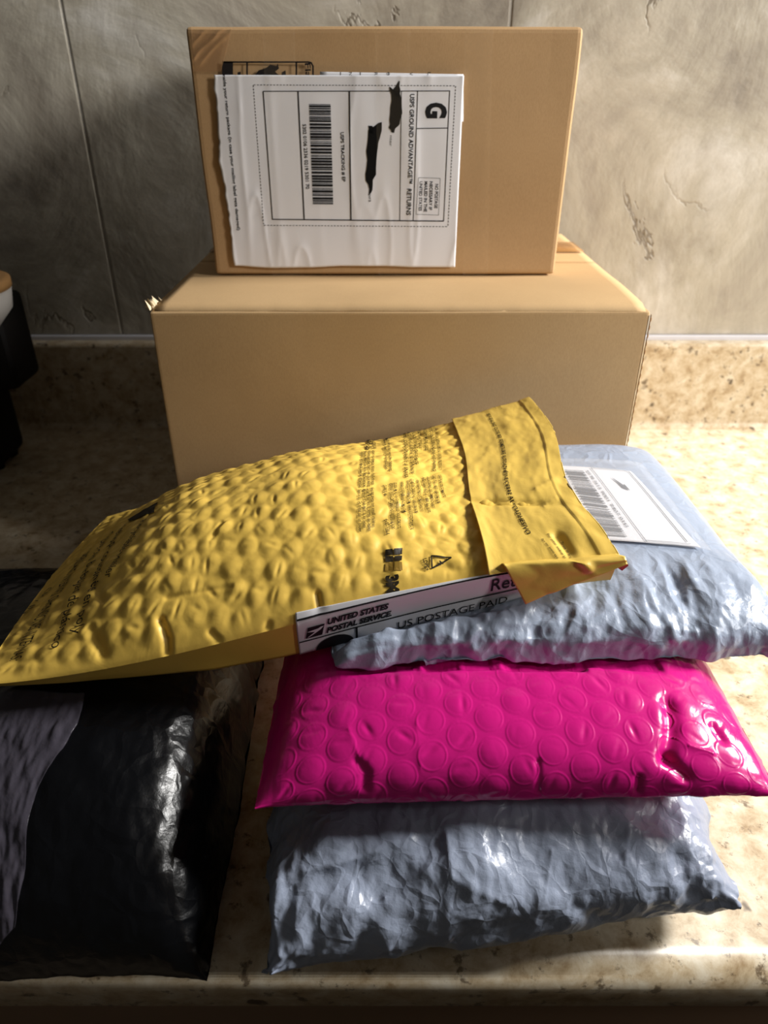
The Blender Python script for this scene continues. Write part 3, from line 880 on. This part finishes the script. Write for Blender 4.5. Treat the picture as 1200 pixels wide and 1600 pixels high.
# --- yellow bubble mailer
ym = thing('bubble_mailer', 'large yellow bubble mailer with black print leaning across the stack', 'mailer')
V = np.concatenate([Gy.reshape(-1, 3), under.reshape(-1, 3)])
Fc = np.concatenate([grid_faces(NV, NU), grid_faces(NW, NU, NV * NU, flip=True)])
ybody = mesh('padded_body', V, Fc, YELLOW, ym, True)

# closure flap: smooth film over the right end
Gsm = G0
q0 = nearest_uv(G0, 706, 640); q1 = nearest_uv(G0, 758, 886)
nf, mf = 90, 110
s_, t_ = np.meshgrid(np.linspace(0, 1, nf), np.linspace(0, 1, mf))
ul = q1[0] * (1 - t_) + q0[0] * t_ + 0.006 * np.sin(t_ * 5)
Uf = ul * (1 - s_) + 1.004 * s_
Vf = 0.0 + t_ * 1.0
N0 = normals(G0)
lift = 0.0018 + 0.0030 * np.exp(-s_ / 0.12) * np.exp(-((t_ - 0.10) / 0.14) ** 2)
lift = lift + 0.0006 * fbm(np.stack([Uf * 26, Vf * 9, Uf * 0], -1), 3, 5)
lift = lift - 0.0018 * np.exp(-((t_ - 0.30 + 0.10 * s_) / 0.012) ** 2) * sstep(0.95, 0.5, s_) + 0.002 * sstep(0.32, 0.2, t_ + 0.1 * s_) * s_
lift = lift + 0.0005 * sstep(0.84, 0.855, s_)
Gf = sample(G0, Uf, Vf) + sample(N0, Uf, Vf) * lift[..., None]
Gf = dents(Gf, [([(838, 765), (862, 752)], 0.003, -0.0016), ([(868, 778), (855, 790), (850, 792)], 0.0018, -0.001), ([(872, 838), (890, 860)], 0.003, 0.002)])
yflap = sheet_obj('closure_flap', Gf, YELLOW_FLAP, 0.0004, ym)

def text_on(ink_, G, lines, wd, hgt):
    """lines: (text, start px, end px, height m, bold) laid in the film's own metres"""
    for tx, p, q, h, b in lines:
        a = nearest_uv(G, *p) * (wd, hgt); c = nearest_uv(G, *q) * (wd, hgt)
        ink_.text(tx, a, c, h, b)
def film(G, wd, hgt, eps):
    N = normals(G)
    return lambda A: sample(G, A[:, 0] / wd, A[:, 1] / hgt) + sample(N, A[:, 0] / wd, A[:, 1] / hgt) * eps
FW = 0.09
ink = Ink()
text_on(ink, Gf, [('SELF-SEALING CLOSURE/ FERMETURE AUTOADH\u00c9SIVE/CIERRE AUTOADHESIVO', (760, 648), (822, 834), 0.0048, 0.02),
                  ('To use, lift here', (874, 846), (890, 872), 0.0022, 0.01), ('Pour utiliser, soulever ici', (854, 834), (880, 875), 0.0022, 0.01), ('Para usar, levante aqu\u00ed', (845, 842), (870, 876), 0.0022, 0.01),
                  ('To open', (770, 632), (774, 640), 0.0015, 0.01), ('Tirez ici', (778, 630), (783, 640), 0.0015, 0.01)], FW, 0.20)
ink.build('flap_print', film(Gf, FW, 0.20, 0.0003), INK_Y, yflap, 0.002)
# print on the padded face
ink = Ink()
def c3(x, y): return (540 + x / 3.75, 640 + y / 3.75)
def c8(x, y): return (x / 4.0, 760 + y / 4.0)
H1 = 0.0026
T = [('A LIGHTWEIGHT, WATER RESISTANT BUBBLE CUSHION PRODUCT', (505, 100), (541, 355)), ('PROTECTS CONTENTS DURING MAILING AND SHIPPING', (482, 105), (506, 365)), ('ENVELOPPE MATELASSEE', (455, 110), (462, 245)),
     ('RESISTE A L\'EAU', (418, 118), (428, 228)), ('NE PAS LAISSER A LA PORTEE DES ENFANTS', (385, 125), (404, 322)), ('MANTENGASE FUERA DEL ALCANCE DE LOS NINOS', (357, 130), (378, 378)), ('PROTEGE EL CONTENIDO DURANTE EL ENVIO', (332, 138), (346, 398)),
     ('QUESTIONS OR COMMENTS?', (538, 385), (566, 517)), ('CALL TOLL-FREE 1-800-328-1678', (508, 390), (536, 550)), ('DES QUESTIONS, DES COMMENTAIRES?', (474, 395), (504, 578)), ('APPELEZ SANS FRAIS AU 1 800 364-3577', (446, 400), (476, 600)),
     ('\u00bfTIENE PREGUNTAS O COMENTARIOS?', (408, 405), (434, 596)), ('LLAME SIN CARGO AL 1-800-328-1678', (378, 410), (402, 606)), ('WWW.SCOTCHBRAND.COM   WWW.SCOTCHTAPE.CA', (350, 416), (374, 702)), ('WWW.SCOTCHBRAND.COM/LATAM', (314, 424), (332, 606)),
     ('\u00a9 2020, 3M. ALL RIGHTS RESERVED/ TOUS DROITS', (278, 430), (300, 703)), ('RESERVES/ TODOS LOS DERECHOS RESERVADOS', (250, 436), (264, 698)), ('ST. PAUL, MN', (212, 446), (222, 510)), ('45-002-7120-A', (222, 645), (232, 735)),
     ('Poly bubble mailer for everyday shipping', (238, 180), (252, 364)), ('Enveloppe de bulles pour expedition', (216, 185), (228, 350)),
     ('Caution: keep away from children', (150, 240), (145, 440)), ('Attention: garder hors de portee', (128, 240), (122, 452)), ('Precaucion: mantenga fuera del alcance', (104, 245), (98, 455)), ('Sobre acolchado para envios', (86, 250), (74, 458)),
     ('Keep bag away from small children', (143, 460), (148, 686)), ('Garder le sac hors de portee des bebes', (118, 464), (124, 712)), ('Mantener la bolsa lejos de los bebes', (94, 468), (96, 694)), ('Not a toy. Ce n\'est pas un jouet.', (70, 470), (70, 724)),
     ('3M CENTER', (157, 140), (156, 235)), ('ST PAUL', (136, 148), (132, 238)), ('MN 55144', (112, 155), (108, 236)),
     ('BUBBLE MAILER MADE OF POLY', (486, 45), (496, 82)), ('ENVELOPPE', (462, 52), (470, 90)), ('SOBRE', (436, 58), (444, 95)), ('DE POLY', (408, 66), (416, 100)), ('MAILER', (380, 74), (388, 108)), ('PADDED', (350, 80), (358, 112)), ('LIGERO', (320, 88), (326, 118)), ('ENVIO', (290, 96), (296, 125)), ('POLY', (260, 104), (266, 130)), ('PADS', (230, 112), (234, 138))]
text_on(ink, Gy, [(t, c3(*p), c3(*q), H1, 0.012) for t, p, q in T], 0.34, 0.20)
text_on(ink, Gy, [('3M', (602, 901), (603, 929), 0.0075, 0.07), ('LDPE+', (661, 874), (665, 893), 0.0024, 0.03),
                  ('4', (683, 876), (685, 884), 0.0032, 0.02)], 0.34, 0.20)
text_on(ink, Gy, [('Recyclable Mailer', c8(870, 230), c8(642, 582), 0.0065, 0.0), ('Enveloppe coussin\u00e9e en poly', c8(760, 255), c8(425, 935), 0.0072, 0.0), ('Sobre con burbujas de pl\u00e1stico', c8(660, 330), c8(292, 1020), 0.0072, 0.0),
                  ('DIMENSIONS INTERNES/ DIMENSIONES INTERNAS:', c8(520, 430), c8(60, 1095), 0.0070, 0.0), ('CM / IN', c8(300, 640), c8(150, 800), 0.0048, 0.0)], 0.34, 0.20)
def ypx(pts): return [tuple(nearest_uv(Gy, *p) * (0.34, 0.20)) for p in pts]
ink.loop(ypx([(674, 869), (705, 872), (675, 889)]), 0.0009)
for quad in ([(602, 859), (614, 858), (614, 868), (602, 869)], [(616, 858), (628, 857), (628, 867), (616, 868)], [(602, 870), (614, 869), (614, 878), (602, 879)], [(616, 869), (628, 868), (628, 877), (616, 878)]): ink.poly(ypx(quad))
ink.poly(ypx([c8(800, 215), c8(840, 215), c8(965, 165), c8(990, 100)]))
ink.poly(ypx([(612, 683), (602, 684), (604, 690)]))
ink.build('mailer_print', film(Gy, 0.34, 0.20, 0.0006), INK_Y, ybody, 0.0014)
ink = Ink()
for quad in ([(602, 880), (614, 879), (614, 892), (602, 893)], [(616, 879), (628, 878), (628, 891), (616, 892)]): ink.poly(ypx(quad))
ink.build('tint_block', film(Gy, 0.34, 0.20, 0.0004), m_plain('tan_print', lin(150, 118, 40), 0.5), ybody, 0.0021)

# postage label folded over the front edge
su = np.linspace(0.472, 0.86, 150)
Gys = Gy.copy()
for _ in range(14): Gys[1:-1, 1:-1] = 0.25 * (Gys[2:, 1:-1] + Gys[:-2, 1:-1] + Gys[1:-1, 2:] + Gys[1:-1, :-2])
rows = [sample(Gys, su, (0.012 * (1 - (su - 0.472) / 0.388) + 0.002) * k / 8.0) for k in range(8, 0, -1)]
rows += [sample(under, su, su * 0 + k / 30.0) for k in range(0, 13)]
sm = np.array(rows)
for _ in range(4): sm[1:-1, 1:-1] = 0.25 * (sm[2:, 1:-1] + sm[:-2, 1:-1] + sm[1:-1, 2:] + sm[1:-1, :-2])
strip = sm[::-1]
strip = strip + normals(strip) * 0.0009
plabel = sheet_obj('postage_label', strip, PAPER, 0.0003, ym)
SW, SH = 0.130, 0.0255
# arc length across the strip, so that lettering keeps its height over the fold
arc = np.concatenate([[0], np.cumsum(np.linalg.norm(np.diff(strip[:, 40], axis=0), axis=-1))]); SH = arc[-1]
Nst = normals(strip)
def stripfn(eps):
    def fn(A):
        v = np.interp(A[:, 1], arc, np.linspace(0, 1, len(arc)))
        return sample(strip, A[:, 0] / SW, v) + sample(Nst, A[:, 0] / SW, v) * eps
    return fn
ink = Ink()
def S(x, y): return (SW * (x - 52) / 1018.0, SH * (1 - y))
ink.line(S(56, 0.10), S(1058, 0.10), 0.0009); ink.line(S(56, 0.64), S(1058, 0.64), 0.0009)
ink.text('UNITED STATES', S(180, 0.36), S(440, 0.36), SH * 0.155, 0.05, 0.25); ink.text('POSTAL SERVICE.', S(172, 0.58), S(452, 0.58), SH * 0.155, 0.05, 0.25)
ink.text('Retail', S(895, 0.54), S(1075, 0.54), SH * 0.34, 0.01); ink.text('US POSTAGE PAID', S(480, 0.985), S(980, 0.985), SH * 0.19, 0.0)
ink.line(S(300, 0.64), S(300, 0.96), 0.0012)
ink.poly([S(84, 0.58), S(98, 0.30), S(168, 0.30), S(154, 0.58)])
cx, cy = S(205, 1.0)
ink.poly([(cx + 0.0105 * math.cos(a), cy + 0.0088 * math.sin(a)) for a in np.linspace(0.02, math.pi - 0.02, 24)])
# lettering that runs on past the end of the label would be on the hidden part
keep_v, keep_f = ink.V, [f for f in ink.F if max(ink.V[i][0] for i in f) < SW * 0.995]
ink.F = keep_f
ink.build('label_print', stripfn(0.0004), INK, plabel, 0.004)
ink = Ink()
ink.poly([S(90, 0.40), S(140, 0.37), S(152, 0.34), S(164, 0.34), S(150, 0.41), S(110, 0.52), S(88, 0.56), S(126, 0.44)])
ink.build('emblem_wing', stripfn(0.0007), PAPER, plabel, 0.004)

# flap corner rolled over the front edge
s_, t_ = np.meshgrid(np.linspace(0, 1, 60), np.linspace(0, 1, 44))
def lerp(a, b, f): return a * (1 - f)[..., None] + b * f[..., None]
K0 = lerp(on_y(782, 880, 0.318), on_y(950, 864, 0.318), s_)
K1 = lerp(on_y(786, 884, 0.3085), on_y(976, 872, 0.3085), s_)
K2 = lerp(on_y(820, 945, 0.3035), on_y(980, 884, 0.3065), s_)
tt = t_
a0 = np.clip(1 - 2 * tt, 0, 1); a2 = np.clip(2 * tt - 1, 0, 1); a1 = 1 - a0 - a2
Kc = K0 * a0[..., None] + K1 * a1[..., None] + K2 * a2[..., None]
for _ in range(18): Kc[1:-1, 1:-1] = 0.25 * (Kc[2:, 1:-1] + Kc[:-2, 1:-1] + Kc[1:-1, 2:] + Kc[1:-1, :-2])
Kc[..., 1] -= 0.0012 * np.abs(fbm(np.stack([s_ * 3.2, t_ * 3, s_ * 0], -1), 2, 8)) + 0.0025 * np.exp(-((s_ - 0.58 - 0.12 * t_) / 0.05) ** 2) * np.sin(np.pi * t_)
Kc[..., 2] += 0.0012
sheet_obj('rolled_corner', Kc[::-1], YELLOW_FLAP, 0.0004, ym)
p = [on_y(970, 877, 0.3085), on_y(979, 875, 0.3085), on_y(982, 884, 0.308), on_y(972, 892, 0.308), on_y(966, 888, 0.3095)]
mesh('release_strip', p + [q + np.array([-0.001, 0.004, 0]) for q in p], [(4, 3, 2, 1, 0), (5, 6, 7, 8, 9)] + [(i, (i + 1) % 5, 5 + (i + 1) % 5, 5 + i) for i in range(5)], PINK_IN, ym)

# ------------------------------------------------------------------ left edge: black shadow stand-in and the bowl
ap = thing('shadow_stand_in', 'black blocks standing in for a cast shadow at the left edge', 'shadow stand-in')
BLK = m_plain('shadow_black', lin(22, 20, 19), 0.6, 0.2)  # black solids shaped to the outline of a cast shadow on wall and counter
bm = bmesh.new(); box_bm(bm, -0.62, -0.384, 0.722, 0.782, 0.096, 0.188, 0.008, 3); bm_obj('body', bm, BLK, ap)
bm = bmesh.new(); box_bm(bm, -0.62, -0.424, 0.712, 0.784, 0.004, 0.100, 0.012, 3); bm_obj('shadow_base', bm, BLK, ap)
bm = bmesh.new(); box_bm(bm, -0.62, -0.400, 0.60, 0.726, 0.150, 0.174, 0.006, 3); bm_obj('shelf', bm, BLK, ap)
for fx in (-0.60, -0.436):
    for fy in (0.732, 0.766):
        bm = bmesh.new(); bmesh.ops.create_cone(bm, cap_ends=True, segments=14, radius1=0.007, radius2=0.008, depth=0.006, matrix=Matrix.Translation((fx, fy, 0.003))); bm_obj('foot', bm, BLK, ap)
def lathe(name, prof, c, mat, parent, n=40):
    V = []; Fc = []
    for r, z in prof:
        for k in range(n): V.append((c[0] + r * math.cos(6.28318 * k / n), c[1] + r * math.sin(6.28318 * k / n), z))
    for j in range(len(prof) - 1):
        for k in range(n): Fc.append((j * n + k, j * n + (k + 1) % n, (j + 1) * n + (k + 1) % n, (j + 1) * n + k))
    Fc += [tuple(range(n - 1, -1, -1)), tuple((len(prof) - 1) * n + k for k in range(n))]
    return mesh(name, V, Fc, mat, parent, True)
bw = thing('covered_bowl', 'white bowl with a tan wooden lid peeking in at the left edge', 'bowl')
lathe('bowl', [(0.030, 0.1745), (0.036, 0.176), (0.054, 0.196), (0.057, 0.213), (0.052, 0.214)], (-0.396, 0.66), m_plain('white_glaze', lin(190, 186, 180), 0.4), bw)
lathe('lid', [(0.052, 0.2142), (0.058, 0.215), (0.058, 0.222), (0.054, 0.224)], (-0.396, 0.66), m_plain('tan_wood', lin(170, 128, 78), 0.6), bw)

# each thing's own origin sits at the middle of its base
for o in [o for o in bpy.data.objects if o.type == 'EMPTY' and o.parent is None]:
    P = np.concatenate([np.array([v.co[:] for v in c.data.vertices]) for c in o.children if c.type == 'MESH' and len(c.data.vertices)])
    lo, hi = P.min(0), P.max(0)
    base = Vector(((lo[0] + hi[0]) / 2, (lo[1] + hi[1]) / 2, lo[2]))
    o.location = base
    for c in o.children: c.location = -base
